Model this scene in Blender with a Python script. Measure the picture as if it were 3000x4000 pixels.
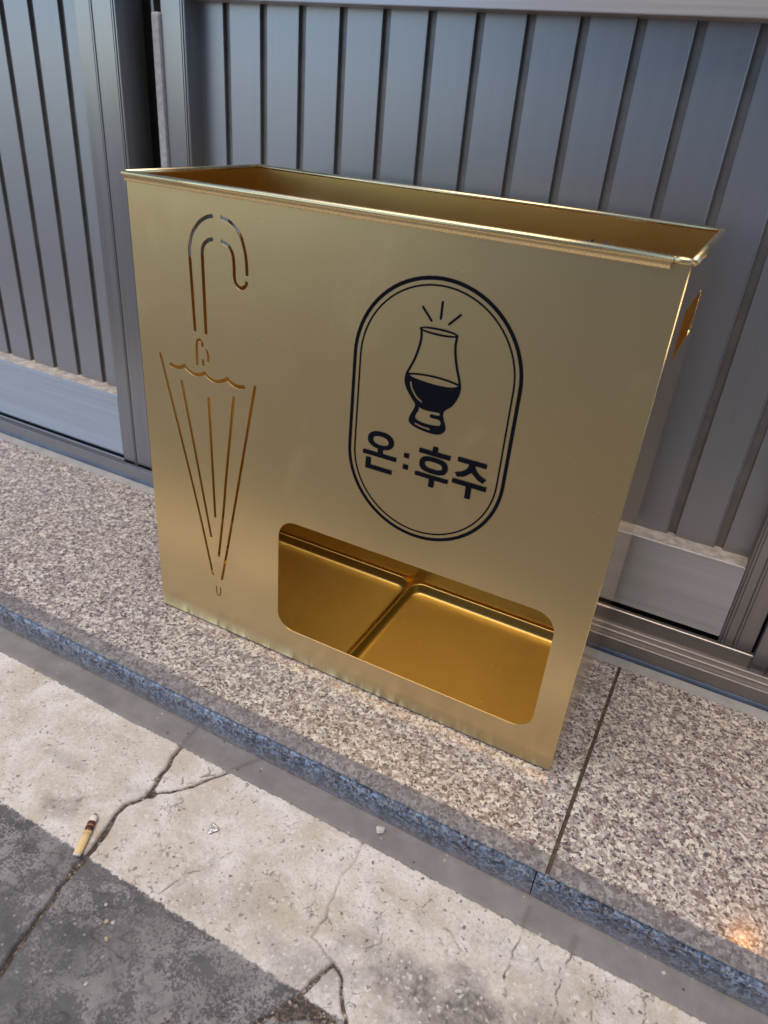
import bpy, bmesh, math, random
import numpy as np
from mathutils import Matrix, Vector

random.seed(7)
for o in list(bpy.data.objects):
    bpy.data.objects.remove(o)
scene = bpy.context.scene
COL = scene.collection

# ------------------------------------------------------------------ camera
CAM = (0.549095, -0.542996, 0.573576)
RIGHT = Vector((0.8831590, 0.4622818, 0.0795347))
DOWN = Vector((0.2909825, -0.4069311, -0.8658731))
FWD = Vector((-0.3679122, 0.7878468, -0.4939008))
cam_d = bpy.data.cameras.new('camera')
cam = bpy.data.objects.new('camera', cam_d)
COL.objects.link(cam)
m = Matrix.Identity(4)
for i, ax in enumerate((RIGHT, -DOWN, -FWD)):
    m[0][i], m[1][i], m[2][i] = ax.x, ax.y, ax.z
m[0][3], m[1][3], m[2][3] = CAM
cam.matrix_world = m
cam_d.sensor_fit = 'VERTICAL'
cam_d.sensor_height = 36.0
cam_d.sensor_width = 27.0
cam_d.lens = 2810.8 / 4000.0 * 36.0
cam_d.clip_start = 0.01
cam_d.clip_end = 500
cam_d.dof.use_dof = True
cam_d.dof.focus_distance = 0.74
cam_d.dof.aperture_fstop = 8.0
scene.camera = cam

# ------------------------------------------------------------------ sky, sun, exposure
SUN_EL = math.radians(75)
SUN_DIR = Vector((-0.20, -0.70, 0)).normalized() * math.cos(SUN_EL)
SUN_DIR.z = math.sin(SUN_EL)
world = bpy.data.worlds.new('World')
scene.world = world
world.use_nodes = True
wn = world.node_tree
sky = wn.nodes.new('ShaderNodeTexSky')
sky.sky_type = 'NISHITA'
sky.sun_disc = False
sky.sun_elevation = SUN_EL
sky.sun_rotation = math.atan2(SUN_DIR.x, SUN_DIR.y)
sky.air_density = 1.0
sky.dust_density = 0.6
sky.ozone_density = 3.0
bgn = wn.nodes['Background']
bgn.inputs['Strength'].default_value = 0.15
wn.links.new(sky.outputs[0], bgn.inputs['Color'])
sun_d = bpy.data.lights.new('sun', 'SUN')
sun_d.energy = 1.25
sun_d.angle = math.radians(50)
sun_d.color = (1.0, 0.77, 0.52)
sun = bpy.data.objects.new('sun', sun_d)
COL.objects.link(sun)
sun.rotation_euler = (-SUN_DIR).to_track_quat('-Z', 'Y').to_euler()
scene.view_settings.view_transform = 'Standard'
scene.view_settings.look = 'None'
scene.view_settings.gamma = 1.0
scene.view_settings.exposure = 0.95
scene.cycles.caustics_reflective = False
scene.cycles.caustics_refractive = False
scene.cycles.max_bounces = 7
scene.cycles.diffuse_bounces = 3
scene.cycles.glossy_bounces = 6
scene.cycles.blur_glossy = 0.3

# ------------------------------------------------------------------ node helpers
class NT:
    def __init__(s, name):
        s.mat = bpy.data.materials.new(name)
        s.mat.use_nodes = True
        s.t = s.mat.node_tree
        s.b = s.t.nodes['Principled BSDF']
    def n(s, kind, **kw):
        nd = s.t.nodes.new(kind)
        for k, v in kw.items():
            setattr(nd, k, v)
        return nd
    def l(s, a, b):
        s.t.links.new(a, b)
    def set(s, **kw):
        for k, v in kw.items():
            s.b.inputs[k.replace('_', ' ')].default_value = v
    def coord(s, scale=(1, 1, 1), rot=(0, 0, 0), src='Object'):
        tc = s.n('ShaderNodeTexCoord')
        mp = s.n('ShaderNodeMapping')
        mp.inputs['Scale'].default_value = scale
        mp.inputs['Rotation'].default_value = rot
        s.l(tc.outputs[src], mp.inputs[0])
        return mp.outputs[0]
    def noise(s, vec, scale, detail=4, rough=0.55, dist=0.0):
        nd = s.n('ShaderNodeTexNoise')
        nd.inputs['Scale'].default_value = scale
        nd.inputs['Detail'].default_value = detail
        nd.inputs['Roughness'].default_value = rough
        nd.inputs['Distortion'].default_value = dist
        s.l(vec, nd.inputs['Vector'])
        return nd.outputs['Fac']
    def voro(s, vec, scale, feature='F1', out='Distance', rnd=1.0):
        nd = s.n('ShaderNodeTexVoronoi', feature=feature)
        nd.inputs['Scale'].default_value = scale
        nd.inputs['Randomness'].default_value = rnd
        s.l(vec, nd.inputs['Vector'])
        return nd.outputs[out]
    def ramp(s, fac, stops, interp='LINEAR'):
        nd = s.n('ShaderNodeValToRGB')
        cr = nd.color_ramp
        cr.interpolation = interp
        while len(cr.elements) < len(stops):
            cr.elements.new(0.5)
        for e, (p, c) in zip(cr.elements, stops):
            e.position = p
            e.color = (*c, 1) if len(c) == 3 else c
        s.l(fac, nd.inputs[0])
        return nd.outputs[0]
    def val(s, fac, a, b, lo=0.0, hi=1.0):
        nd = s.n('ShaderNodeMapRange')
        nd.inputs[1].default_value = a
        nd.inputs[2].default_value = b
        nd.inputs[3].default_value = lo
        nd.inputs[4].default_value = hi
        s.l(fac, nd.inputs[0])
        return nd.outputs[0]
    def mix(s, fac, a, b, mode='MIX'):
        nd = s.n('ShaderNodeMix', data_type='RGBA', blend_type=mode)
        if isinstance(fac, (int, float)):
            nd.inputs[0].default_value = fac
        else:
            s.l(fac, nd.inputs[0])
        for i, x in ((6, a), (7, b)):
            if isinstance(x, tuple):
                nd.inputs[i].default_value = (*x[:3], 1)
            else:
                s.l(x, nd.inputs[i])
        return nd.outputs[2]
    def math(s, op, a, b=None):
        nd = s.n('ShaderNodeMath', operation=op)
        for i, x in enumerate((a, b)):
            if x is None:
                continue
            if isinstance(x, (int, float)):
                nd.inputs[i].default_value = x
            else:
                s.l(x, nd.inputs[i])
        return nd.outputs[0]
    def xyz(s, vec):
        nd = s.n('ShaderNodeSeparateXYZ')
        s.l(vec, nd.inputs[0])
        return nd.outputs
    def attr(s, name):
        nd = s.n('ShaderNodeAttribute')
        nd.attribute_name = name
        return nd.outputs['Fac']
    def bump(s, h, strength=0.3, dist=0.001, prev=None):
        nd = s.n('ShaderNodeBump')
        nd.inputs['Strength'].default_value = strength
        nd.inputs['Distance'].default_value = dist
        s.l(h, nd.inputs['Height'])
        if prev is not None:
            s.l(prev, nd.inputs['Normal'])
        s.l(nd.outputs[0], s.b.inputs['Normal'])
        return nd.outputs[0]
    def col(s, c):
        s.l(c, s.b.inputs['Base Color'])
    def rough(s, r):
        s.l(r, s.b.inputs['Roughness'])

def gold(name, base=(0.80, 0.60, 0.27), rough=0.3, dents=False, wave=0.25, specks=True):
    k = NT(name)
    v = k.coord()
    k.set(Metallic=1.0)
    n1 = k.noise(v, 9, 3)
    c = k.mix(k.val(n1, 0.3, 0.7), tuple(x * 0.985 for x in base), base)
    if specks:
        sp = k.voro(v, 90)
        rn = k.xyz(k.voro(v, 90, out='Color'))[0]
        spot = k.math('MULTIPLY', k.math('LESS_THAN', sp, 0.055), k.math('GREATER_THAN', rn, 0.72))
        c = k.mix(k.math('MULTIPLY', spot, 0.7), c, (0.95, 0.9, 0.8))
    k.col(c)
    fine = k.noise(v, 1400, 2)
    sm = k.noise(v, 22, 4)
    k.rough(k.math('ADD', k.val(fine, 0.3, 0.7, rough - 0.03, rough + 0.03), k.math('ADD', k.val(sm, 0.35, 0.75, -0.008, 0.014), k.val(k.noise(k.coord((1, 1, 0.6), (0, 0.5, 0)), 13, 6, 0.7, 0.6), 0.58, 0.72, 0.0, 0.07))))
    nb = k.bump(k.noise(v, 5, 2, 0.4), wave, 0.004)
    if dents:
        vz = k.xyz(v)[2]
        msk = k.val(vz, 0.001, 0.020, 1.0, 0.0)
        v2 = k.coord((44, 1, 9))
        h = k.math('MULTIPLY', k.noise(v2, 1.0, 2, 0.5, 0.3), k.math('POWER', msk, 1.6))
        nb = k.bump(h, 0.8, 0.010, nb)
    return k.mat

def alu(name, base=(0.33, 0.315, 0.30), rough=0.34, axis='z', met=0.85, streak=1.0, aniso=0.75):
    k = NT(name)
    sc = {'z': (420, 420, 3), 'x': (3, 420, 420)}[axis]
    sc2 = {'z': (60, 60, 1.2), 'x': (1.2, 60, 60)}[axis]
    v = k.coord(sc)
    n1 = k.noise(v, 1.0, 3, 0.6)
    n2 = k.noise(k.coord(sc2), 1.0, 3, 0.6)
    n3 = k.noise(k.coord(), 7, 4, 0.6)
    f = k.math('ADD', k.math('MULTIPLY', n1, 0.5), k.math('MULTIPLY', n2, 0.5))
    d = 0.10 * streak
    c = k.mix(k.val(f, 0.3, 0.7), tuple(x * (1 - d) for x in base), tuple(min(1, x * (1 + d)) for x in base))
    dust = k.val(n3, 0.52, 0.8, 0.0, 0.10)
    c = k.mix(dust, c, (0.42, 0.40, 0.37))
    k.col(c)
    k.set(Metallic=met)
    k.rough(k.val(f, 0.25, 0.75, rough - 0.04 * streak, rough + 0.05 * streak))
    k.b.inputs['Anisotropic'].default_value = aniso
    tg = k.n('ShaderNodeCombineXYZ')
    for i_, v_ in enumerate((1, 0, 0) if axis == 'z' else (0, 0, 1)):
        tg.inputs[i_].default_value = v_
    k.l(tg.outputs[0], k.b.inputs['Tangent'])
    k.bump(n1, 0.03 * streak, 0.0005)
    return k.mat

def plain(name, c, rough=0.6, met=0.0, var=0.15, scale=60, bump=0.1):
    k = NT(name)
    v = k.coord()
    n = k.noise(v, scale, 5, 0.6)
    k.col(k.mix(k.val(n, 0.3, 0.7), tuple(x * (1 - var) for x in c), tuple(min(1, x * (1 + var)) for x in c)))
    k.set(Metallic=met, Roughness=rough)
    if bump:
        k.bump(n, bump, 0.001)
    return k.mat

def granite_mat(name, polish=0.13, riser=False):
    k = NT(name)
    v0 = k.coord()
    wob = k.n('ShaderNodeTexNoise')
    wob.inputs['Scale'].default_value = 260
    k.l(v0, wob.inputs['Vector'])
    vm = k.n('ShaderNodeVectorMath', operation='MULTIPLY_ADD')
    k.l(wob.outputs['Color'], vm.inputs[0])
    vm.inputs[1].default_value = (0.005, 0.005, 0.005)
    k.l(v0, vm.inputs[2])
    v = vm.outputs[0]
    r1 = k.xyz(k.voro(v, 260, out='Color'))
    r2 = k.xyz(k.voro(v, 440, out='Color'))
    big = k.noise(v0, 90, 3, 0.6)
    f1 = k.math('ADD', k.math('MULTIPLY', r1[0], 0.58), k.val(big, 0.25, 0.75, 0.0, 0.42))
    if not riser:
        c = k.ramp(f1, [(0.0, (0.13, 0.125, 0.125)), (0.14, (0.25, 0.19, 0.165)), (0.30, (0.36, 0.29, 0.26)),
                        (0.44, (0.44, 0.405, 0.37)), (0.55, (0.60, 0.54, 0.455)), (0.68, (0.80, 0.735, 0.61)),
                        (0.9, (0.58, 0.55, 0.51))], 'CONSTANT')
        spk = ((0.66, 0.61, 0.50), (0.05, 0.05, 0.055), (0.24, 0.165, 0.135))
    else:  # same stone with the blue skylight painted into its colours
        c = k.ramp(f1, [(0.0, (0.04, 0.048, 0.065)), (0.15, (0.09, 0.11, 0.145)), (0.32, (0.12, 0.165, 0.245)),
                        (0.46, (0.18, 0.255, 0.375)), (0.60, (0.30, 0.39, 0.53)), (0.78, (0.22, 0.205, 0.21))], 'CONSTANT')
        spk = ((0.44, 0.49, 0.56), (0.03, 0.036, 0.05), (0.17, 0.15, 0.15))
    c = k.mix(k.math('MULTIPLY', k.math('GREATER_THAN', r2[1], 0.82), 0.7), c, spk[0])
    c = k.mix(k.math('MULTIPLY', k.math('GREATER_THAN', r2[0], 0.85), 0.88), c, spk[1])
    c = k.mix(k.math('MULTIPLY', k.math('GREATER_THAN', r2[2], 0.79), 0.6), c, spk[2])
    y = k.xyz(v0)[1]
    if not riser:
        edge = k.math('ADD', y, k.math('MULTIPLY', k.math('SUBTRACT', k.noise(v0, 330, 4), 0.5), 0.004))
        msk = k.val(edge, -0.0895, -0.0915)
        c = k.mix(msk, c, k.mix(1.0, c, (0.46, 0.47, 0.50), 'MULTIPLY'))
        c = k.mix(k.math('MULTIPLY', msk, 0.35), c, (0.17, 0.165, 0.165))
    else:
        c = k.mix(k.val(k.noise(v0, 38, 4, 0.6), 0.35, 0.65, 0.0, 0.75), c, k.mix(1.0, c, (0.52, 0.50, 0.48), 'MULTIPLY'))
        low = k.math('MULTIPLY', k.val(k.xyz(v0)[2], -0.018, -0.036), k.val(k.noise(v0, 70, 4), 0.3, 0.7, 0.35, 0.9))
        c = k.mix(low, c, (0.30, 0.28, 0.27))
    dust = k.val(k.noise(v0, 30, 5, 0.65), 0.5, 0.85, 0.0, 0.25)
    c = k.mix(dust, c, (0.45, 0.42, 0.38))
    k.col(c)
    rg = k.val(k.noise(v0, 500, 2), 0.3, 0.7, polish - 0.03, polish + 0.10)
    if not riser:
        rg = k.math('ADD', rg, k.math('MULTIPLY', msk, 0.5))
    k.rough(rg)
    k.set(IOR=1.6)
    k.bump(r2[0], 0.05, 0.0004)
    return k.mat

def paving_mat(name):
    k = NT(name)
    v = k.coord()
    p = k.xyz(v)
    crack = k.attr('crack')
    relief = k.attr('relief')
    # dark stamped concrete
    a = k.noise(v, 34, 8, 0.7, 0.5)
    b = k.noise(v, 420, 6, 0.75)
    blot = k.val(k.math('ADD', k.math('MULTIPLY', a, 0.5), k.math('MULTIPLY', b, 0.5)), 0.488, 0.52)
    big = k.noise(v, 13, 5, 0.62)
    blot = k.math('MULTIPLY', blot, k.val(big, 0.36, 0.6, 0.1, 0.9))
    dark = k.mix(k.val(k.noise(v, 22, 6, 0.65), 0.35, 0.65), (0.10, 0.098, 0.097), (0.15, 0.145, 0.14))
    dark = k.mix(blot, dark, (0.35, 0.335, 0.32))
    dsp = k.math('MULTIPLY', k.math('LESS_THAN', k.voro(v, 210), 0.24), k.math('GREATER_THAN', k.xyz(k.voro(v, 210, out='Color'))[2], 0.88))
    dark = k.mix(k.math('MULTIPLY', dsp, 0.6), dark, (0.42, 0.40, 0.37))
    dark = k.mix(k.val(relief, 0.0, 1.0, 0.0, 0.3), dark, (0.075, 0.075, 0.078))  # terrace edge shading and crevice dirt put into the colour
    # white paint, yellowed and dirty
    s1 = k.noise(v, 16, 5, 0.62, 0.8)
    s2 = k.noise(v, 70, 6, 0.65)
    s3 = k.noise(v, 330, 3, 0.6)
    white = k.mix(k.val(s1, 0.38, 0.62), (0.80, 0.765, 0.69), (0.62, 0.55, 0.44))
    white = k.mix(k.val(s2, 0.5, 0.75, 0.0, 0.55), white, (0.50, 0.44, 0.36))
    white = k.mix(k.val(s3, 0.5, 0.72, 0.0, 0.5), white, (0.40, 0.355, 0.30))
    grit = k.noise(v, 900, 4, 0.75)
    white = k.mix(k.val(grit, 0.5, 0.7, 0.0, 0.35), white, (0.30, 0.27, 0.235))
    soil = k.attr('soil')
    soilm = k.math('MULTIPLY', soil, k.val(k.noise(v, 180, 6, 0.7), 0.3, 0.62, 0.35, 1.0))
    white = k.mix(soilm, white, (0.155, 0.145, 0.135))
    # chips through the paint
    chipd = k.voro(v, 105)
    chipr = k.xyz(k.voro(v, 105, out='Color'))
    chip = k.math('MULTIPLY', k.math('LESS_THAN', k.math('ADD', chipd, k.math('MULTIPLY', k.noise(v, 260, 4, 0.7), 0.75)), 0.52),
                  k.math('GREATER_THAN', chipr[0], k.val(k.math('ADD', p[0], k.math('MULTIPLY', s1, 0.2)), 0.22, 0.75, 1.0, 0.5)))
    white = k.mix(k.math('MULTIPLY', chip, 0.85), white, (0.13, 0.125, 0.12))
    wsp = k.math('MULTIPLY', k.math('LESS_THAN', k.voro(v, 160), 0.22), k.math('GREATER_THAN', k.xyz(k.voro(v, 160, out='Color'))[1], 0.8))
    white = k.mix(k.math('MULTIPLY', wsp, 0.6), white, (0.78, 0.75, 0.68))
    # fine craquelure and pin-holes in the old paint
    vd = k.n('ShaderNodeVectorMath', operation='MULTIPLY_ADD')
    wn_ = k.n('ShaderNodeTexNoise')
    wn_.inputs['Scale'].default_value = 120
    wn_.inputs['Detail'].default_value = 4
    k.l(v, wn_.inputs['Vector'])
    k.l(wn_.outputs['Color'], vd.inputs[0])
    vd.inputs[1].default_value = (0.014, 0.014, 0.014)
    k.l(v, vd.inputs[2])
    dte = k.voro(vd.outputs[0], 62, 'DISTANCE_TO_EDGE')
    crz = k.math('MULTIPLY', k.val(dte, 0.035, 0.012), k.val(k.noise(v, 24, 4, 0.6), 0.53, 0.60))
    crz = k.math('MULTIPLY', crz, k.val(k.noise(v, 160, 3), 0.42, 0.55))
    white = k.mix(k.math('MULTIPLY', crz, 0.8), white, (0.16, 0.14, 0.12))
    pd = k.voro(vd.outputs[0], 250)
    pr = k.xyz(k.voro(vd.outputs[0], 250, out='Color'))
    pin = k.math('MULTIPLY', k.math('LESS_THAN', pd, 0.34), k.math('GREATER_THAN', pr[0], k.val(k.noise(v, 30, 3), 0.35, 0.65, 0.97, 0.80)))
    white = k.mix(k.math('MULTIPLY', pin, 0.65), white, (0.17, 0.155, 0.14))
    pal = k.math('MULTIPLY', k.math('LESS_THAN', pd, 0.42), k.math('GREATER_THAN', pr[1], 0.86))
    white = k.mix(k.math('MULTIPLY', pal, 0.55), white, (0.80, 0.77, 0.70))
    # painted band
    jag = k.math('MULTIPLY', k.math('SUBTRACT', k.noise(v, 150, 5, 0.7), 0.5), 0.011)
    y = k.math('ADD', p[1], jag)
    band = k.math('MULTIPLY', k.val(y, -0.2815, -0.2800), k.val(y, -0.1395, -0.1410))
    c = k.mix(band, dark, white)
    c = k.mix(k.math('MULTIPLY', crack, 0.9), c, (0.085, 0.075, 0.065))
    k.col(c)
    k.set(Roughness=0.8)
    k.b.inputs['Specular IOR Level'].default_value = 0.35
    hh = k.math('ADD', k.math('MULTIPLY', k.noise(v, 420, 5, 0.7), 0.6), k.math('MULTIPLY', a, 0.8))
    k.bump(hh, 0.6, 0.0018)
    return k.mat

def cement_mat(name):
    k = NT(name)
    v = k.coord()
    a = k.noise(v, 35, 6, 0.65)
    c = k.mix(k.val(a, 0.3, 0.7), (0.185, 0.175, 0.162), (0.27, 0.255, 0.235))
    sp = k.math('MULTIPLY', k.math('LESS_THAN', k.voro(v, 130), 0.16), k.math('GREATER_THAN', k.xyz(k.voro(v, 130, out='Color'))[0], 0.86))
    c = k.mix(k.math('MULTIPLY', sp, 0.7), c, (0.5, 0.46, 0.4))
    sd = k.math('MULTIPLY', k.math('LESS_THAN', k.voro(v, 90), 0.14), k.math('GREATER_THAN', k.xyz(k.voro(v, 90, out='Color'))[1], 0.9))
    c = k.mix(k.math('MULTIPLY', sd, 0.8), c, (0.07, 0.06, 0.05))
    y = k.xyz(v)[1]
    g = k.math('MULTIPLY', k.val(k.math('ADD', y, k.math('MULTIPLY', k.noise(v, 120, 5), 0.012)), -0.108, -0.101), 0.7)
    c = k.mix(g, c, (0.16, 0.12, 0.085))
    k.col(k.mix(k.math('MULTIPLY', k.attr('crack'), 0.6), c, (0.09, 0.075, 0.06)))
    k.set(Roughness=0.75)
    k.bump(k.noise(v, 500, 4, 0.7), 0.2, 0.0007)
    return k.mat

def soil_mat(name):
    k = NT(name)
    v = k.coord()
    r = k.xyz(k.voro(v, 520, out='Color'))
    c = k.ramp(r[0], [(0, (0.05, 0.042, 0.035)), (0.3, (0.11, 0.085, 0.06)), (0.55, (0.19, 0.15, 0.105)), (0.8, (0.28, 0.23, 0.17)), (0.95, (0.5, 0.45, 0.38))], 'CONSTANT')
    c = k.mix(k.val(k.noise(v, 60, 4), 0.35, 0.7), c, (0.075, 0.065, 0.055))
    k.col(c)
    k.set(Roughness=0.95)
    k.bump(k.voro(v, 520), 0.8, 0.0015)
    return k.mat

M = {}
M['gold_front'] = gold('satin_gold_front', base=(0.79, 0.60, 0.305), rough=0.33, dents=True)
M['gold'] = gold('satin_gold', base=(0.84, 0.59, 0.21), rough=0.30)
M['gold_side'] = gold('bright_gold_side', rough=0.14, wave=0.06)
M['gold_rim'] = gold('gold_rim', base=(0.86, 0.68, 0.36), rough=0.27, wave=0.05, specks=False)
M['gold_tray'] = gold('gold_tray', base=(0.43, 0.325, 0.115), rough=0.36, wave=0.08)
M['ink'] = plain('black_print', (0.0050, 0.0055, 0.0095), 0.75, var=0.2, bump=0)
M['ink'].node_tree.nodes['Principled BSDF'].inputs['Specular IOR Level'].default_value = 0.12
M['board'] = alu('anodised_board', (0.385, 0.388, 0.408), 0.36, 'z', met=0.75, aniso=0.3, streak=0.4)
M['groove'] = plain('shade_tinted_groove', (0.25, 0.235, 0.22), 0.45, 0.6, var=0.2, scale=30, bump=0)  # shade of the recess put into the groove colour
M['stile'] = alu('anodised_stile', (0.36, 0.355, 0.36), 0.32, 'z')
M['rail'] = alu('anodised_rail', (0.52, 0.525, 0.535), 0.42, 'x', streak=1.3, aniso=0.9)
M['sill'] = alu('sill_metal', (0.30, 0.28, 0.265), 0.36, 'x')
M['track'] = alu('track_metal', (0.58, 0.54, 0.51), 0.3, 'x')
M['gasket'] = plain('gasket_and_shade_black', (0.012, 0.012, 0.013), 0.7)
M['brush'] = plain('grey_weatherstrip', (0.58, 0.56, 0.53), 0.9, var=0.2, scale=160)
M['dust'] = plain('dusty_ledge', (0.48, 0.44, 0.38), 0.95, var=0.35, scale=90, bump=0.5)
M['caulk'] = plain('grey_caulk', (0.36, 0.36, 0.335), 0.7, var=0.15, scale=40)
M['sky_tint'] = plain('bead_sky_blue', (0.09, 0.13, 0.20), 0.45, var=0.3, scale=30)  # sky blue painted in as a base colour
M['granite'] = granite_mat('pink_granite')
M['riser'] = granite_mat('sky_tinted_granite', 0.2, True)  # riser granite, blue skylight put into the stone colour
M['grout'] = plain('brown_grout', (0.10, 0.075, 0.05), 0.95, var=0.6, scale=140, bump=0.6)
M['paving'] = paving_mat('painted_stamped_concrete')
M['cement'] = cement_mat('cement_fillet')
M['soil'] = soil_mat('joint_soil')
M['wall'] = plain('rendered_wall', (0.30, 0.285, 0.265), 0.85, var=0.12, scale=18)
kg = NT('dark_glass')
kg.set(Base_Color=(0.012, 0.013, 0.014, 1), Roughness=0.06, IOR=1.5)
M['glass'] = kg.mat
M['facade'] = plain('pale_render', (0.72, 0.71, 0.69), 0.85, var=0.1, scale=6)

# ------------------------------------------------------------------ mesh helpers
def link(o):
    COL.objects.link(o)
    return o

def mesh_obj(name, verts, faces, mat, parent=None, smooth=False):
    me = bpy.data.meshes.new(name)
    me.from_pydata([tuple(v) for v in verts], [], faces)
    me.update()
    o = link(bpy.data.objects.new(name, me))
    if mat is not None:
        me.materials.append(mat)
    if smooth:
        me.shade_smooth()
    attach(o, parent)
    return o

def attach(o, parent):
    if parent is not None:
        o.parent = parent
        p = parent
        off = Vector((0, 0, 0))
        while p is not None:
            off += p.location
            p = p.parent
        o.location = o.location - off

def tag(o, label, cat, group=None):
    o['label'] = label
    o['category'] = cat
    if group:
        o['group'] = group
    return o

def empty(name, loc, label=None, cat=None, group=None):
    o = link(bpy.data.objects.new(name, None))
    o.location = loc
    o.empty_display_size = 0.05
    if label:
        tag(o, label, cat, group)
    return o

def bm_obj(name, bm, mat, parent=None, smooth=False):
    me = bpy.data.meshes.new(name)
    bm.to_mesh(me)
    bm.free()
    me.materials.append(mat)
    o = link(bpy.data.objects.new(name, me))
    if smooth:
        me.shade_smooth()
    attach(o, parent)
    return o

def box(name, x0, x1, y0, y1, z0, z1, mat, parent=None, bevel=0.0008):
    bm = bmesh.new()
    bmesh.ops.create_cube(bm, size=1.0)
    for v in bm.verts:
        v.co = Vector((x0 + (v.co.x + .5) * (x1 - x0), y0 + (v.co.y + .5) * (y1 - y0), z0 + (v.co.z + .5) * (z1 - z0)))
    if bevel:
        bmesh.ops.bevel(bm, geom=list(bm.edges), offset=bevel, segments=2, affect='EDGES', profile=0.6)
    return bm_obj(name, bm, mat, parent)

def prism(name, poly, a0, a1, mat, parent=None, axis='z', smooth=False):
    """extrude a 2-D outline: axis z -> poly is (x,y); axis x -> poly is (y,z)"""
    n = len(poly)
    if axis == 'z':
        vs = [(p[0], p[1], a0) for p in poly] + [(p[0], p[1], a1) for p in poly]
    else:
        vs = [(a0, p[0], p[1]) for p in poly] + [(a1, p[0], p[1]) for p in poly]
    fs = [(i, (i + 1) % n, n + (i + 1) % n, n + i) for i in range(n)]
    fs += [tuple(range(n))[::-1], tuple(range(n, 2 * n))]
    o = mesh_obj(name, vs, fs, mat, parent)
    bm = bmesh.new()
    bm.from_mesh(o.data)
    bmesh.ops.recalc_face_normals(bm, faces=bm.faces)
    bm.to_mesh(o.data)
    bm.free()
    return o

def tube(name, pts, r, mat, parent=None, seg=14, closed_ends=True):
    bm = bmesh.new()
    rings = []
    P = [Vector(p) for p in pts]
    for i, p in enumerate(P):
        d = (P[min(i + 1, len(P) - 1)] - P[max(i - 1, 0)]).normalized()
        up = Vector((0, 0, 1)) if abs(d.z) < .9 else Vector((1, 0, 0))
        s = d.cross(up).normalized()
        u = s.cross(d)
        rr = r if not isinstance(r, (list, tuple)) else r[i]
        rings.append([bm.verts.new(p + (s * math.cos(a) + u * math.sin(a)) * rr) for a in [2 * math.pi * j / seg for j in range(seg)]])
    for a, b in zip(rings, rings[1:]):
        for j in range(seg):
            bm.faces.new((a[j], a[(j + 1) % seg], b[(j + 1) % seg], b[j]))
    if closed_ends:
        bm.faces.new(rings[0][::-1])
        bm.faces.new(rings[-1])
    bmesh.ops.recalc_face_normals(bm, faces=bm.faces)
    o = bm_obj(name, bm, mat, parent, smooth=True)
    return o

# ---------------------- 2-D outlines in millimetres on the sheet (u right, v up)
def catmull(pts, n=6, closed=False):
    P = [np.array(p, float) for p in pts]
    out = []
    N = len(P)
    rng = range(N) if closed else range(N - 1)
    for i in rng:
        if closed:
            p0, p1, p2, p3 = P[i - 1], P[i], P[(i + 1) % N], P[(i + 2) % N]
        else:
            p1, p2 = P[i], P[i + 1]
            p0 = P[i - 1] if i > 0 else 2 * p1 - p2
            p3 = P[i + 2] if i + 2 < N else 2 * p2 - p1
        for j in range(n):
            t = j / n
            out.append(0.5 * ((2 * p1) + (-p0 + p2) * t + (2 * p0 - 5 * p1 + 4 * p2 - p3) * t * t + (-p0 + 3 * p1 - 3 * p2 + p3) * t ** 3))
    if not closed:
        out.append(P[-1])
    return out

def stroke(pts, w, smooth=True, n=6, cap0='round', cap1='round'):
    c = catmull(pts, n) if smooth and len(pts) > 2 else [np.array(p, float) for p in pts]
    L, Rr = [], []
    for i, p in enumerate(c):
        d = c[min(i + 1, len(c) - 1)] - c[max(i - 1, 0)]
        d = d / np.linalg.norm(d)
        nrm = np.array((-d[1], d[0]))
        L.append(p + nrm * w / 2)
        Rr.append(p - nrm * w / 2)
    def cap(p, d, on):
        if on != 'round':
            return []
        nrm = np.array((-d[1], d[0]))
        return [p + (nrm * math.cos(a) + d * math.sin(a)) * w / 2 for a in [math.pi * j / 6 for j in range(1, 6)]]
    d1 = (c[-1] - c[-2]) / np.linalg.norm(c[-1] - c[-2])
    d0 = (c[0] - c[1]) / np.linalg.norm(c[0] - c[1])
    return L + cap(c[-1], d1, cap1) + Rr[::-1] + cap(c[0], d0, cap0)

def rrect(x0, x1, z0, z1, r, n=8):
    out = []
    for cx, cz, a0 in ((x1 - r, z1 - r, 0), (x0 + r, z1 - r, 90), (x0 + r, z0 + r, 180), (x1 - r, z0 + r, 270)):
        for j in range(n + 1):
            a = math.radians(a0 + 90 * j / n)
            out.append((cx + r * math.cos(a), cz + r * math.sin(a)))
    return out

def ellipse(cx, cz, rx, rz, n=40, p=2.0):
    out = []
    for j in range(n):
        a = 2 * math.pi * j / n
        c, s = math.cos(a), math.sin(a)
        out.append((cx + rx * math.copysign(abs(c) ** (2 / p), c), cz + rz * math.copysign(abs(s) ** (2 / p), s)))
    return out

def sheet(name, loops, thick, mat, to_world, parent=None, bevel=0.0):
    """flat plate with holes: loops[0] outline, others holes; centred on its mid-plane"""
    cu = bpy.data.curves.new(name, 'CURVE')
    cu.dimensions = '2D'
    cu.fill_mode = 'BOTH'
    cu.extrude = thick / 2
    cu.bevel_depth = bevel
    cu.bevel_resolution = 1
    for lp in loops:
        sp = cu.splines.new('POLY')
        sp.points.add(len(lp) - 1)
        for q, p in zip(sp.points, lp):
            q.co = (p[0] / 1000, p[1] / 1000, 0, 1)
        sp.use_cyclic_u = True
    tmp = link(bpy.data.objects.new('tmp', cu))
    dg = bpy.context.evaluated_depsgraph_get()
    me = bpy.data.meshes.new_from_object(tmp.evaluated_get(dg))
    bpy.data.objects.remove(tmp)
    bpy.data.curves.remove(cu)
    me.transform(to_world)
    me.name = name
    me.materials.clear()
    me.materials.append(mat)
    o = link(bpy.data.objects.new(name, me))
    attach(o, parent)
    return o

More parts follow.
